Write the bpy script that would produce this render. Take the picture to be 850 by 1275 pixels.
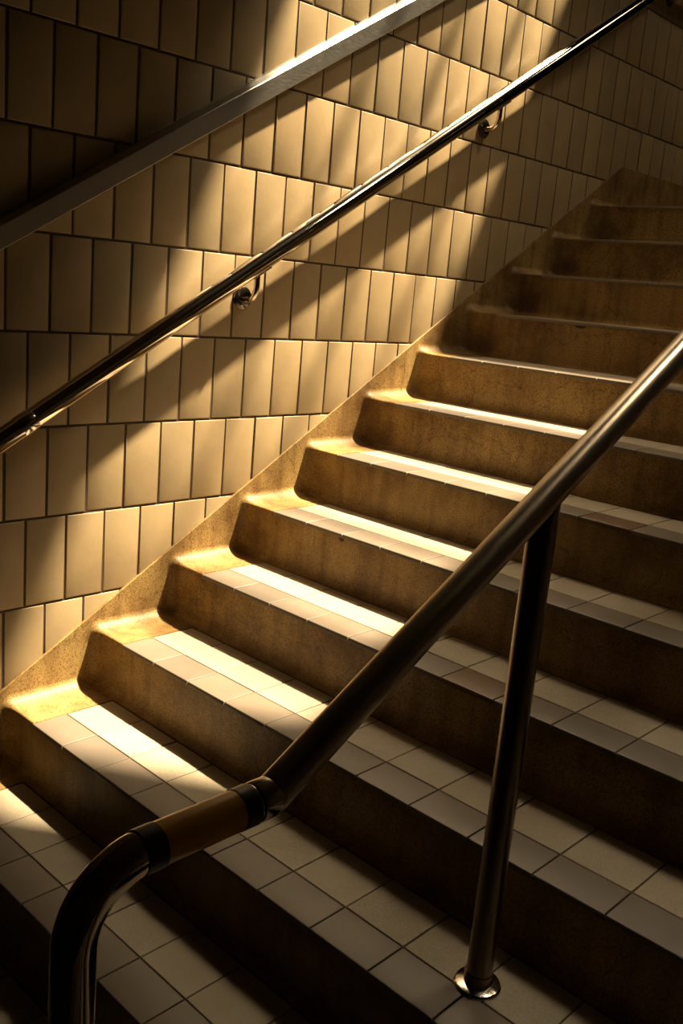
import bpy, bmesh, math, random
from mathutils import Vector, Matrix
random.seed(4)
for o in list(bpy.data.objects): bpy.data.objects.remove(o)
S = bpy.context.scene
COL = S.collection

# ------------------------------------------------------------ camera
F, RX = 1173.255, ((0.71776473, 0.69062747, 0.08858601), (0.22350066, -0.10802891, -0.96869872), (-0.6594401, 0.71509681, -0.23189504))
CAM = Vector((2.2646267, -0.89536159, 1.36899215))
cd = bpy.data.cameras.new('camera'); cam = bpy.data.objects.new('camera', cd); COL.objects.link(cam)
cd.sensor_fit = 'VERTICAL'; cd.sensor_height = 36; cd.lens = 36 * F / 1275; cd.clip_start = .02
r, d, f = (Vector(v) for v in RX)
cam.matrix_world = Matrix.Translation(CAM) @ Matrix((r, -d, -f)).transposed().to_4x4()
S.camera = cam

# ------------------------------------------------------------ light and exposure
S.view_settings.view_transform = 'Standard'; S.view_settings.look = 'None'
S.view_settings.gamma = 1; S.view_settings.use_curve_mapping = False
S.view_settings.exposure = 0.0
w = bpy.data.worlds.new('sky'); S.world = w; w.use_nodes = True
w.node_tree.nodes['Background'].inputs[0].default_value = (.85, .68, .45, 1)
w.node_tree.nodes['Background'].inputs[1].default_value = .1
SA, SB = 0.244, 0.45                      # towards the sun: (SA, SB, 1)
sd = bpy.data.lights.new('sun', 'SUN'); sun = bpy.data.objects.new('sun', sd); COL.objects.link(sun)
sd.energy = 23; sd.angle = math.radians(1.6); sd.color = (1, .80, .52)
sun.rotation_euler = Vector((SA, SB, 1)).to_track_quat('Z', 'Y').to_euler()
ad = bpy.data.lights.new('soft_fill', 'AREA'); al = bpy.data.objects.new('soft_fill', ad); COL.objects.link(al)  # added lamp filling in the dim soft light beyond the sun patch
ad.shape = 'SQUARE'; ad.size = .55; ad.energy = 14; ad.spread = math.radians(100); ad.color = (1, .82, .56)
al.location = (1.9, 2.45, 4.5); al.rotation_euler = (Vector((1.9, 2.45, 4.5)) - Vector((1.4, .8, .3))).to_track_quat('Z', 'Y').to_euler()

ld = bpy.data.lights.new('landing_fill', 'AREA'); ll = bpy.data.objects.new('landing_fill', ld); COL.objects.link(ll)  # added lamp to brighten the upper steps and landing
ld.shape = 'SQUARE'; ld.size = .6; ld.energy = 12; ld.spread = math.radians(110); ld.color = (1, .80, .52)
ll.location = (1.6, 4.4, 4.5)

# ------------------------------------------------------------ dimensions
R, G = .165, .272477                     # riser, going
XT, T, N, BK = .14, .151709, .102689, .247394
H, Z0, W, Y0, ZR = .248581, .937552, .12192, .383191, .057551
PITCH = R / G
K0, K1 = -6, 11
XR, YB, YE, ZC, ZL = 3.6, -3.2, 8.5, 4.6, 2.6
ZF = (K0 - 1) * R

# ------------------------------------------------------------ helpers
def nt(name):
    m = bpy.data.materials.new(name); m.use_nodes = True
    t = m.node_tree; b = t.nodes['Principled BSDF']; return m, t, b
def N_(t, kind, **kw):
    n = t.nodes.new(kind)
    for k, v in kw.items():
        if k in n.inputs: n.inputs[k].default_value = v
        else: setattr(n, k, v)
    return n
def coords(t, scale=1):
    c = N_(t, 'ShaderNodeTexCoord'); m = N_(t, 'ShaderNodeMapping'); 
    m.inputs['Scale'].default_value = scale if not isinstance(scale, (int, float)) else (scale,) * 3
    t.links.new(c.outputs['Object'], m.inputs[0]); return m.outputs[0]
def ramp(t, src, stops):
    n = N_(t, 'ShaderNodeValToRGB'); e = n.color_ramp.elements
    e[0].position, e[0].color = stops[0][0], (*stops[0][1], 1); e[1].position, e[1].color = stops[-1][0], (*stops[-1][1], 1)
    for p, c in stops[1:-1]:
        q = e.new(p); q.color = (*c, 1)
    t.links.new(src, n.inputs[0]); return n.outputs[0]
def mix(t, a, b, fac, mode='MIX'):
    n = N_(t, 'ShaderNodeMix', data_type='RGBA', blend_type=mode)
    for s, v in ((n.inputs[6], a), (n.inputs[7], b), (n.inputs[0], fac)):
        if isinstance(v, bpy.types.NodeSocket): t.links.new(v, s)
        else: s.default_value = (*v, 1) if isinstance(v, tuple) else v
    return n.outputs[2]
def bump(t, b, h, strength, dist=.001):
    n = N_(t, 'ShaderNodeBump'); n.inputs['Strength'].default_value = strength; n.inputs['Distance'].default_value = dist
    t.links.new(h, n.inputs['Height']); t.links.new(n.outputs[0], b.inputs['Normal'])
g3 = lambda v: (v, v, v)

def tile_mat(name, base, rough, var, speck=.0, sscale=900, bs=.15, spec=.5):
    m, t, b = nt(name); co = coords(t)
    geo = N_(t, 'ShaderNodeNewGeometry')
    rv = ramp(t, geo.outputs['Random Per Island'], [(0, g3(1 - var)), (.5, (1, 1 - var * .3, 1 - var * .6)), (1, g3(1 + var * .4))])
    c = mix(t, base, rv, 1.0, 'MULTIPLY')
    n1 = N_(t, 'ShaderNodeTexNoise', Scale=7, Detail=6, Roughness=.6); t.links.new(co, n1.inputs['Vector'])
    c = mix(t, c, ramp(t, n1.outputs[0], [(.3, g3(.86)), (.7, g3(1.06))]), 1.0, 'MULTIPLY')
    n2 = N_(t, 'ShaderNodeTexNoise', Scale=sscale, Detail=2); t.links.new(co, n2.inputs['Vector'])
    if speck: c = mix(t, c, ramp(t, n2.outputs[0], [(.36, g3(1 - speck)), (.56, g3(1.0))]), 1.0, 'MULTIPLY')
    t.links.new(c, b.inputs['Base Color']); b.inputs['Roughness'].default_value = rough; b.inputs['Specular IOR Level'].default_value = spec
    n3 = N_(t, 'ShaderNodeTexNoise', Scale=60 if speck == 0 else sscale, Detail=3); t.links.new(co, n3.inputs['Vector'])
    bump(t, b, n3.outputs[0], bs); return m
def plain(name, base, rough, metal=0, spec=.5):
    m, t, b = nt(name); co = coords(t)
    n1 = N_(t, 'ShaderNodeTexNoise', Scale=12, Detail=6); t.links.new(co, n1.inputs['Vector'])
    c = mix(t, base, ramp(t, n1.outputs[0], [(.3, g3(.88)), (.7, g3(1.05))]), 1.0, 'MULTIPLY')
    t.links.new(c, b.inputs['Base Color']); b.inputs['Roughness'].default_value = rough; b.inputs['Metallic'].default_value = metal
    b.inputs['Specular IOR Level'].default_value = spec; return m
def steel(name, base, rough, grain=(4, 4, 4), scr=0):
    if grain is None:
        m = plain(name, base, rough, 1); return m
    m, t, b = nt(name); co = coords(t, grain)
    n1 = N_(t, 'ShaderNodeTexNoise', Scale=14, Detail=7, Roughness=.65); t.links.new(co, n1.inputs['Vector'])
    b.inputs['Metallic'].default_value = 1; b.inputs['Base Color'].default_value = (*base, 1)
    rr = N_(t, 'ShaderNodeMapRange'); rr.inputs['From Min'].default_value = .3; rr.inputs['From Max'].default_value = .7
    rr.inputs['To Min'].default_value = rough * .75; rr.inputs['To Max'].default_value = rough * 1.3
    t.links.new(n1.outputs[0], rr.inputs[0]); t.links.new(rr.outputs[0], b.inputs['Roughness'])
    if scr: bump(t, b, n1.outputs[0], scr, .0006)
    return m
CHIPS = ((.50, 8 * G, 8 * R - .012, .030), (.44, 4 * G, 4 * R - .014, .012))
def concrete(name, base, dark):
    m, t, b = nt(name); co = coords(t)
    n1 = N_(t, 'ShaderNodeTexNoise', Scale=3.5, Detail=9, Roughness=.62); t.links.new(co, n1.inputs['Vector'])
    c = mix(t, dark, base, ramp(t, n1.outputs[0], [(.36, g3(0)), (.6, g3(1))]))
    # vertical drip stains
    cs = coords(t, (22, 22, 2.2)); n4 = N_(t, 'ShaderNodeTexNoise', Scale=1, Detail=5); t.links.new(cs, n4.inputs['Vector'])
    c = mix(t, c, ramp(t, n4.outputs[0], [(.34, (.62, .55, .48)), (.55, g3(1))]), .7, 'MULTIPLY')
    # darker blotches low in the corner by the wall
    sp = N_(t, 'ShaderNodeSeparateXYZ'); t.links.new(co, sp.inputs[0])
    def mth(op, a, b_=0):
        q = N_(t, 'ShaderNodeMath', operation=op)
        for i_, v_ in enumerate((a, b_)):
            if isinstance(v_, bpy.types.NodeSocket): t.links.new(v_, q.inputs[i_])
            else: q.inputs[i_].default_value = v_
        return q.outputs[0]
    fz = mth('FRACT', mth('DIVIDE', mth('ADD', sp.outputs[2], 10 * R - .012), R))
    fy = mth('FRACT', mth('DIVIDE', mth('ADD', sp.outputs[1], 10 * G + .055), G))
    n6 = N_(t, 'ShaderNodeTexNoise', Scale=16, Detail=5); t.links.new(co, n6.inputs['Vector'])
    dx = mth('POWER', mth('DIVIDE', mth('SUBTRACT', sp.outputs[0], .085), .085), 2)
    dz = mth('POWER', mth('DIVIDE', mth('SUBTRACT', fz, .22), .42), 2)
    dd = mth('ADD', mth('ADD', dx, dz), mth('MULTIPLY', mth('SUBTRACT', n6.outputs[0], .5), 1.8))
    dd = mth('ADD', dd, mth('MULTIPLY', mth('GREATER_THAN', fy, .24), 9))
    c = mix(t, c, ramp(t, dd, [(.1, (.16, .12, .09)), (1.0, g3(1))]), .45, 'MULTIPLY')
    for ex, ey, ez, ew in CHIPS:
        e_ = mth('ADD', mth('POWER', mth('DIVIDE', mth('SUBTRACT', sp.outputs[0], ex), ew), 2), mth('POWER', mth('DIVIDE', mth('SUBTRACT', sp.outputs[2], ez), .011), 2))
        e_ = mth('ADD', e_, mth('MULTIPLY', mth('ABSOLUTE', mth('SUBTRACT', sp.outputs[1], ey)), 60))
        e_ = mth('ADD', e_, mth('MULTIPLY', mth('SUBTRACT', n6.outputs[0], .5), 2.4))
        c = mix(t, c, ramp(t, e_, [(.85, (.1, .07, .05)), (1.0, g3(1))]), .9, 'MULTIPLY')
    v = N_(t, 'ShaderNodeTexNoise', Scale=300, Detail=2, Roughness=.7); t.links.new(co, v.inputs['Vector'])
    c = mix(t, c, ramp(t, v.outputs[0], [(.36, (.3, .22, .15)), (.48, g3(.95)), (.7, g3(1.2))]), .9, 'MULTIPLY')
    v2 = N_(t, 'ShaderNodeTexVoronoi', Scale=60); t.links.new(co, v2.inputs['Vector'])
    c = mix(t, c, ramp(t, v2.outputs['Distance'], [(.05, (.25, .17, .1)), (.1, g3(1))]), .7, 'MULTIPLY')
    # hair cracks
    nw = N_(t, 'ShaderNodeTexNoise', Scale=6, Detail=4); t.links.new(co, nw.inputs['Vector'])
    wv = mix(t, co, nw.outputs['Color'], .18)
    v3 = N_(t, 'ShaderNodeTexVoronoi', Scale=2.6, feature='DISTANCE_TO_EDGE'); t.links.new(wv, v3.inputs['Vector'])
    c = mix(t, c, ramp(t, v3.outputs['Distance'], [(.0015, (.3, .2, .12)), (.006, g3(1))]), .45, 'MULTIPLY')
    t.links.new(c, b.inputs['Base Color']); b.inputs['Roughness'].default_value = .5; b.inputs['Specular IOR Level'].default_value = .35
    bump(t, b, v.outputs[0], .25, .0008); return m

M_wall = tile_mat('buff_glazed_wall_tile', (.40, .30, .165), .40, .10, 0, bs=.25)
M_grout = plain('brown_grout', (.085, .05, .025), .9)
M_stepgrout = plain('step_grout', (.07, .042, .022), .9)
M_tread = tile_mat('cream_grit_tile', (.47, .40, .29), .55, .08, .35, 700, .3)
M_nose = tile_mat('grey_brown_nosing_tile', (.20, .163, .125), .45, .14, .12, 700, .15)
M_brown = tile_mat('brown_nosing_tile', (.15, .088, .045), .45, .05, .12, 700, .15)
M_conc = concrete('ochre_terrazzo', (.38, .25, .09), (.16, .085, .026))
M_plaster = plain('plaster', (.045, .035, .022), .8)
M_ceiling = plain('dark_ceiling', (.03, .025, .02), .8)
M_rail = plain('polished_steel', (.62, .55, .45), .07, 1)
M_post = steel('brushed_steel', (.50, .42, .31), .30, None)
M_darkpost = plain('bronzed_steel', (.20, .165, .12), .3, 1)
M_band = steel('satin_steel', (.50, .47, .42), .36, (3, 3, 60), .03)
M_dark = steel('dark_steel', (.16, .13, .10), .25, None)
M_chrome = steel('chrome', (.6, .54, .45), .16, None)
M_yellow = plain('amber_tape', (.95, .48, .0), .2, 0, .6)
M_black = plain('black_tape', (.012, .010, .008), .3)

def mesh_obj(name, verts, faces, mats, parent=None, smooth=False, midx=None, sharp=35, recalc=True):
    me = bpy.data.meshes.new(name); me.from_pydata([tuple(v) for v in verts], [], faces)
    if recalc:
        bm = bmesh.new(); bm.from_mesh(me); bmesh.ops.recalc_face_normals(bm, faces=bm.faces); bm.to_mesh(me); bm.free()
    for m in (mats if isinstance(mats, list) else [mats]): me.materials.append(m)
    if midx: me.polygons.foreach_set('material_index', midx)
    if smooth:
        me.polygons.foreach_set('use_smooth', [True] * len(me.polygons)); me.set_sharp_from_angle(angle=math.radians(sharp))
    o = bpy.data.objects.new(name, me); COL.objects.link(o)
    if parent: o.parent = parent
    return o
def struct(o): o['kind'] = 'structure'; return o
def thing(name, loc, label, cat, group=None):
    o = bpy.data.objects.new(name, None); o.empty_display_size = .1; COL.objects.link(o); o.location = loc
    o['label'] = label; o['category'] = cat
    if group: o['group'] = group
    return o
def child_of(o, parent):                 # geometry is written in world space: shift it into the parent's space
    bpy.context.view_layer.update()
    root = parent
    off = Vector((0, 0, 0))
    while root: off += root.location; root = root.parent
    o.data.transform(Matrix.Translation(-off)); o.parent = parent; return o
class MB:
    def __init__(s): s.v = []; s.f = []; s.m = []
    def add(s, vs, fs, m=0):
        b = len(s.v); s.v += list(vs); s.f += [tuple(i + b for i in q) for q in fs]; s.m += [m] * len(fs)
    def box(s, x0, x1, y0, y1, z0, z1, m=0):
        s.add([(x, y, z) for x in (x0, x1) for y in (y0, y1) for z in (z0, z1)],
              [(0, 1, 3, 2), (4, 6, 7, 5), (0, 4, 5, 1), (2, 3, 7, 6), (0, 2, 6, 4), (1, 5, 7, 3)], m)
    def tube(s, pts, rad, seg=32, cap=True, m=0):
        pts = [Vector(p) for p in pts]; rs = rad if isinstance(rad, list) else [rad] * len(pts)
        t0 = (pts[1] - pts[0]).normalized(); u = t0.orthogonal().normalized(); rings = []
        for i, p in enumerate(pts):
            a = (pts[i] - pts[i - 1]) if i else t0; b_ = (pts[i + 1] - pts[i]) if i + 1 < len(pts) else a
            a = a.normalized() if a.length > 1e-9 else t0; b_ = b_.normalized() if b_.length > 1e-9 else a
            t = (a + b_).normalized(); u = (u - t * u.dot(t)).normalized(); v = t.cross(u)
            k = 1 / max(.5, a.dot(t))     # mitre
            side = (b_ - a); side = side.normalized() if side.length > 1e-4 else None
            ring = []
            for j in range(seg):
                q = (u * math.cos(2 * math.pi * j / seg) + v * math.sin(2 * math.pi * j / seg)) * rs[i]
                if side: q += side * q.dot(side) * (k - 1)
                ring.append(p + q)
            rings.append(ring)
        vs = [q for r_ in rings for q in r_]; n = len(rings)
        fs = [(i * seg + j, i * seg + (j + 1) % seg, (i + 1) * seg + (j + 1) % seg, (i + 1) * seg + j) for i in range(n - 1) for j in range(seg)]
        if cap: fs += [tuple(range(seg))[::-1], tuple((n - 1) * seg + j for j in range(seg))]
        s.add(vs, fs, m)
    def extrude(s, poly, fn, a, b_, m=0):  # poly of 2d points, fn(u, v, w) -> 3d
        n = len(poly); vs = [fn(u, v, a) for u, v in poly] + [fn(u, v, b_) for u, v in poly]
        s.add(vs, [(i, (i + 1) % n, n + (i + 1) % n, n + i) for i in range(n)] + [tuple(range(n)), tuple(range(n, 2 * n))][::1], m)
    def build(s, name, mats, parent=None, smooth=False, sharp=35):
        o = mesh_obj(name, s.v, s.f, mats, None, smooth, s.m, sharp)
        if parent: child_of(o, parent)
        return o

# ------------------------------------------------------------ the shell
# left wall: grout bed with every glazed tile raised from it
wl = MB(); wl.box(-.25, -.004, YB, YE, ZF - .3, ZC + .6, 1)
J, BV = .0065, .0028
def wall_tile(y0, y1, z0, z1):
    tx = random.uniform(-.0006, .0006); ty = random.uniform(-.0007, .0007); tz = random.uniform(-.0005, .0005)
    o = []
    for (x, e) in ((-.006, 0), (-.0022, 0), (-.0006, BV * .4), (0, BV)):
        for (y, z, sy, sz) in ((y0, z0, 1, 1), (y1, z0, -1, 1), (y1, z1, -1, -1), (y0, z1, 1, -1)):
            q = x + (0 if x < -.005 else tx + ty * -sy + tz * -sz)
            o.append((q - .0012 if x > -.005 else x, y + sy * e, z + sz * e))
    fs = [(4 * a + i, 4 * a + (i + 1) % 4, 4 * a + 4 + (i + 1) % 4, 4 * a + 4 + i) for a in range(3) for i in range(4)] + [(12, 13, 14, 15)]
    wl.add(o, fs, 0)
for i in range(-7, 15):
    z0 = Z0 + i * H + J / 2; z1 = z0 + H - J
    if z1 > ZC: break
    off = Y0 + (.5 * W if i % 2 == 0 else 0)
    for j in range(int((-1.6 - off) / W), int((7.5 - off) / W)):
        y0 = off + j * W + J / 2; y1 = y0 + W - J
        pz = min((y0 - .2) * PITCH, 1.8)
        if z1 < pz: continue
        wall_tile(y0, y1, z0, z1)
struct(mesh_obj('wall_left', wl.v, wl.f, [M_wall, M_grout], None, True, wl.m, 60))
b = MB(); b.box(XR, XR + .2, YB, YE, ZF - .3, ZC + .6); struct(b.build('wall_right', M_plaster))
b = MB(); b.box(-.25, XR + .2, YB - .2, YB, ZF - .3, ZC + .6); struct(b.build('wall_back', M_plaster))
b = MB(); b.box(-.25, XR + .2, YE, YE + .2, ZF - .3, ZC + .6); struct(b.build('wall_front', M_plaster))
b = MB(); b.box(-.004, XR, YB, K0 * G + .02, ZF - .2, ZF); b.box(-.004, XR, K0 * G + .02, YE, ZF - .2, ZF - .05); struct(b.build('floor', M_stepgrout))
# unseen low ceiling and lintel added to block fill light; high ceiling with skylight
YL = 1.30
sky = [(x0 + SA * ZC, y0 + SB * ZC) for x0, y0 in ((-1.15, .17), (.26, .17), (.74, .50), (.64, 1.49), (-1.15, 1.49))]
sx0, sx1 = sky[0][0], sky[2][0]; sy0, sy1 = sky[0][1], sky[3][1]
b = MB()
b.box(-.004, XR, YB, YL, ZL, ZL + .25)
b.box(-.004, XR, YL - .2, YL, ZL + .2, ZC + .1)
b.box(-.1, XR + .1, YL - .2, sy0, ZC, ZC + .12); b.box(-.1, XR + .1, sy1, YE + .1, ZC, ZC + .12)
b.box(-.1, sx0, sy0, sy1, ZC, ZC + .12); b.box(sx1, XR + .1, sy0, sy1, ZC, ZC + .12)
b.extrude([(sky[1][0], sy0), (sx1, sy0), (sx1, sky[2][1])], lambda u, v, w_: (u, v, w_), ZC, ZC + .12)
b.extrude([(sx1, sky[2][1]), (sx1, sy1), (sky[3][0], sy1)], lambda u, v, w_: (u, v, w_), ZC, ZC + .12)
struct(b.build('ceiling', M_ceiling))
b = MB()
for y, wd in ((.60, .016), (.92, .02), (1.24, .016)):
    yy = y + SB * ZC; b.box(sx0, sx1, yy - wd / 2, yy + wd / 2, ZC + .03, ZC + .08)
struct(b.build('streak_bars', M_dark))  # unseen bars added across the opening to streak the sunlight

# ------------------------------------------------------------ staircase
stair = thing('staircase', (0, 0, 0), 'ochre terrazzo staircase with two rows of cream and grey tiles on each step', 'stairs')
RF, RFX, RB, RN, XS = .032, .060, .024, .006, .005
cols = [(XS + RFX - RFX * math.cos(a), RF - RF * math.sin(a), 0) for a in [math.pi / 2 * i / 12 for i in range(13)]]
cols += [(.11, 0, 0), (XT - .003, 0, 0), (XT - .002, 0, 1)] + [(XT + .25 * i, 0, 1) for i in range(1, 14)] + [(XR, 0, 1)]
def profile(k, t, tile):
    yr, z0, z1 = k * G + .004, (k - 1) * R, k * R - (.003 if tile else 0); p = [(yr - RB - t, z0 + t - (.003 if tile else 0))]
    for i in range(7):
        a = math.pi / 2 * i / 6; p.append((yr - RB - t + RB * math.sin(a), z0 + t + RB - RB * math.cos(a)))
    for i in range(7):
        if tile:
            p.append(((yr, z1 - .0095), (k * G + .0022, z1 - .0092), (k * G + .0022, z1 - .005), (k * G + .003, z1 - .003), (k * G + .005, z1 - .001), (k * G + .008, z1 - .0003), (k * G + .011, z1))[i]); continue
        a = math.pi / 2 * i / 6; p.append((yr + RN - (RN + t) * math.cos(a), z1 - RN + (RN + t) * math.sin(a)))
    yn = (k + 1) * G + .004 - RB - t if k < K1 else YE
    p.append((.5 * (yr + yn), z1 + t)); p.append((yn, z1 + t)); return p
def tile_row(b, k, i0, i1, y0, y1, bull, brown=()):
    zt = k * R
    for i in range(i0, i1):
        x0 = XT + i * T + .0016; x1 = min(XT + (i + 1) * T - .0016, XR - .002)
        if x0 > XR - .03: break
        h = random.uniform(-.0005, .0003); c = .0012
        if bull: pr = [(y0, -.012), (y0, -.0065), (y0 + .0007, -.0035), (y0 + .0025, -.0012), (y0 + .0055, 0), (y1 - c, 0), (y1, -c), (y1, -.012)]
        else: pr = [(y0, -.012), (y0, -c), (y0 + c, 0), (y1 - c, 0), (y1, -c), (y1, -.012)]
        n = len(pr); vs = []
        for x, e in ((x0, c), (x0 + c, 0), (x1 - c, 0), (x1, c)):
            vs += [(x, y, zt + z + h - (e if z > -.012 else 0)) for y, z in pr]
        fs = [(a * n + j, a * n + (j + 1) % n, (a + 1) * n + (j + 1) % n, (a + 1) * n + j) for a in range(3) for j in range(n)] + [tuple(range(n)), tuple(range(3 * n, 4 * n))]
        b.add(vs, fs, 1 if i in brown else 0)
BROWN = {3: (6,), 5: (6,), 2: (11,), 7: (8,)}
for k in range(K0, K1 + 1):
    vs, fs, mi = [], [], []
    prs = [profile(k, t, tl) for _, t, tl in cols]; n = len(prs[0])
    for (x, _, _), p in zip(cols, prs): vs += [(x, y, z) for y, z in p]
    for a in range(len(cols) - 1):
        for j in range(n - 1):
            fs.append((a * n + j, (a + 1) * n + j, (a + 1) * n + j + 1, a * n + j + 1))
            mi.append(1 if cols[a][2] and j >= 8 else 0)
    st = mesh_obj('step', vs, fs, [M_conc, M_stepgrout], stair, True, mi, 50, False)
    b = MB(); tile_row(b, k, 0, 24, k * G, k * G + N - .0016, True, BROWN.get(k, ())); o = b.build('nosing_tiles', [M_nose, M_brown], st, True, 25); o['label'] = 'grey brown smooth edge tiles'
    b = MB(); tile_row(b, k, 0, 24, k * G + N + .0016, k * G + BK, False); o = b.build('tread_tiles', M_tread, st, True, 25); o['label'] = 'cream gritty inner tiles'
# skirting against the wall
ya = (2.0097 - ZR) / PITCH
b = MB(); c = .001
low = lambda y: y * PITCH - .5
pl = [(-2.2, -2.2 * PITCH + ZR), (ya, 2.0097), (7.5, 2.0097), (7.5, 1.6), (ya, 1.5), (-2.2, -2.2 * PITCH - .5)]
n = len(pl); ins = [(y, z - (c if i < 3 else 0)) for i, (y, z) in enumerate(pl)]
vs = [(-.003, y, z) for y, z in pl] + [(XS - c, y, z) for y, z in pl] + [(XS, y, z) for y, z in ins]
fs = [(a * n + i, a * n + (i + 1) % n, (a + 1) * n + (i + 1) % n, (a + 1) * n + i) for a in range(2) for i in range(n)] + [tuple(range(2 * n, 3 * n)), tuple(range(n))]
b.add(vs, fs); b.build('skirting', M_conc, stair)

# ------------------------------------------------------------ steel handrail on the wall
CW, XW, RW = .792, .07, .0274
def wr(y, dx=0, dz=0): return (XW + dx, y, y * PITCH + CW + dz)
wh = thing('wall_handrail', (0, 1.0266, 1.3155), 'round polished steel handrail fixed on the tiled wall below the flat steel strip', 'handrail')
b = MB(); b.tube([wr(-1.5), wr(.285)], RW + .0006); b.tube([wr(.3), wr(ya + .1)], RW); b.tube([wr(ya + .1), (XW, ya + 1.6, wr(ya + .1)[2])], RW)
b.build('rail_tube', M_rail, wh, True)
b = MB(); b.tube([wr(.262), wr(.264), wr(.300), wr(.302)], [RW, RW + .0016, RW + .0016, RW]); b.build('joint_sleeve', M_chrome, wh, True)
def make_bracket(y):
    zf = y * PITCH + CW - .105
    e = bpy.data.objects.new('bracket', None); e.empty_display_size = .05; COL.objects.link(e); e.parent = wh; e.location = Vector((0, y, zf)) - wh.location
    b = MB(); b.tube([(-.002, y, zf), (.004, y, zf), (.0065, y, zf), (.0085, y, zf), (.010, y, zf)], [.034, .034, .031, .020, .010], 36)
    fl = b.build('flange', M_dark, None, True, 30); child2(fl, e)
    b = MB()
    for a in (250,):
        q = math.radians(a); yy, zz = y + .022 * math.cos(q), zf + .022 * math.sin(q)
        b.tube([(.006, yy, zz), (.0105, yy, zz), (.0115, yy, zz)], [.004, .004, .0025], 12)
    s_ = b.build('screw', M_chrome, None, True); s_.data.transform(Matrix.Translation((0, -y, -zf))); s_.parent = e
    b = MB(); pts = [(.006, y, zf - .004)]
    top = y * PITCH + CW - RW
    rr = .045
    for i in range(13):
        a = math.pi / 2 * i / 12; pts.append((XW - .038 + .038 * math.sin(a), y - .006 * math.sin(a), zf - .004 + rr - rr * math.cos(a)))
    yt = y - .006; top = yt * PITCH + CW - RW * 1.1
    pts.append((XW, yt, top))
    b.tube(pts, .0092, 20); ar = b.build('arm', M_rail, None, True); child2(ar, e)
    b = MB(); L = .034; vs = []; q = Vector((0, 1, PITCH)).normalized(); nn = Vector((0, -q.z, q.y))
    c0 = Vector((XW, yt, yt * PITCH + CW))
    for s in (-L, L):
        for rad in (RW + .0002, RW + .0032):
            for i in range(9):
                a = math.radians(-32 + 8 * i); vs.append(c0 + q * s + Vector((1, 0, 0)) * math.sin(a) * rad - nn * math.cos(a) * rad)
    fs = [(i, i + 1, 10 + i, 9 + i) for i in range(8)] + [(18 + i, 19 + i, 28 + i, 27 + i) for i in range(8)]
    fs += [(i, i + 1, 19 + i, 18 + i) for i in range(8)] + [(9 + i, 10 + i, 28 + i, 27 + i) for i in range(8)] + [(0, 9, 27, 18), (8, 17, 35, 26)]
    b.add(vs, fs); sa = b.build('saddle_plate', M_dark, None, True); child2(sa, e)
def child2(o, e):
    w_ = e.location + wh.location; o.data.transform(Matrix.Translation(-w_)); o.parent = e
for y in (-.09, 1.0267, 2.1486, 3.4243 - .15): make_bracket(y) if y < 3 else make_bracket(3.4243)

# ------------------------------------------------------------ flat steel strip higher on the wall
st = thing('steel_wall_strip', (0, 1, 1.88), 'flat satin steel strip running diagonally up the tiled wall above the round handrail', 'trim strip')
prof = [(-.003, 1.238), (.026, 1.238), (.0285, 1.2405), (.0285, 1.2945), (.027, 1.297), (.008, 1.309), (-.003, 1.312)]
b = MB(); b.extrude(prof, lambda x, c_, y: (x, y, y * PITCH + c_), -1.5, ya + .2); b.build('strip_cover', M_band, st)

# ------------------------------------------------------------ steel handrail standing in the middle of the flight
XH, YP, CH, RH, SH = 1.505, .405, .8370, .0246, .588
hr = thing('centre_handrail', (XH, YP, R), 'thick steel tube handrail standing on the steps with a bent lower end', 'handrail')
ZHH = .746; yk = (ZHH - CH) / SH; YV = -.427; RE = .085
def hp(y, dz=0): return (XH, y, y * SH + CH + dz)
b = MB(); yt = ya + .2; b.tube([(XH, yk, ZHH), hp(yt), (XH, yt + .5, hp(yt)[2])], RH, 48); b.build('rail_tube', M_post, hr, True)
b = MB(); pts = [(XH, -.185, ZHH), (XH, YV + RE + .02, ZHH)]
pts += [(XH, YV + RE - RE * math.sin(a), ZHH - RE + RE * math.cos(a)) for a in [math.pi / 2 * i / 14 for i in range(15)]]
pts += [(XH, YV, z) for z in (.6, -2 * R)]
b.tube(pts, RH, 48); b.build('bent_end_tube', M_rail, hr, True)
b = MB(); b.tube([(XH, -.182, ZHH), (XH, -.18, ZHH), (XH, yk, ZHH)], [RH + .0003, RH + .0012, RH + .0012], 48)
b.build('collar', M_chrome, hr, True)['label'] = 'bright bare steel collar at the bend'
b = MB(); b.tube([(XH, -.325, ZHH), (XH, -.203, ZHH)], RH + .0007, 48); b.build('amber_tape', M_yellow, hr, True)['label'] = 'glossy amber tape wrapped around the level piece'
for a0, a1 in ((-.352, -.324), (-.212, -.187)):
    b = MB(); b.tube([(XH, a0, ZHH), (XH, a0 + .001, ZHH), (XH, a1 - .001, ZHH), (XH, a1, ZHH)], [RH + .0007, RH + .0016, RH + .0016, RH + .0007], 48); b.build('black_tape', M_black, hr, True)
for k in (1, 5, 9):
    y = YP + (k - 1) * G; z = k * R
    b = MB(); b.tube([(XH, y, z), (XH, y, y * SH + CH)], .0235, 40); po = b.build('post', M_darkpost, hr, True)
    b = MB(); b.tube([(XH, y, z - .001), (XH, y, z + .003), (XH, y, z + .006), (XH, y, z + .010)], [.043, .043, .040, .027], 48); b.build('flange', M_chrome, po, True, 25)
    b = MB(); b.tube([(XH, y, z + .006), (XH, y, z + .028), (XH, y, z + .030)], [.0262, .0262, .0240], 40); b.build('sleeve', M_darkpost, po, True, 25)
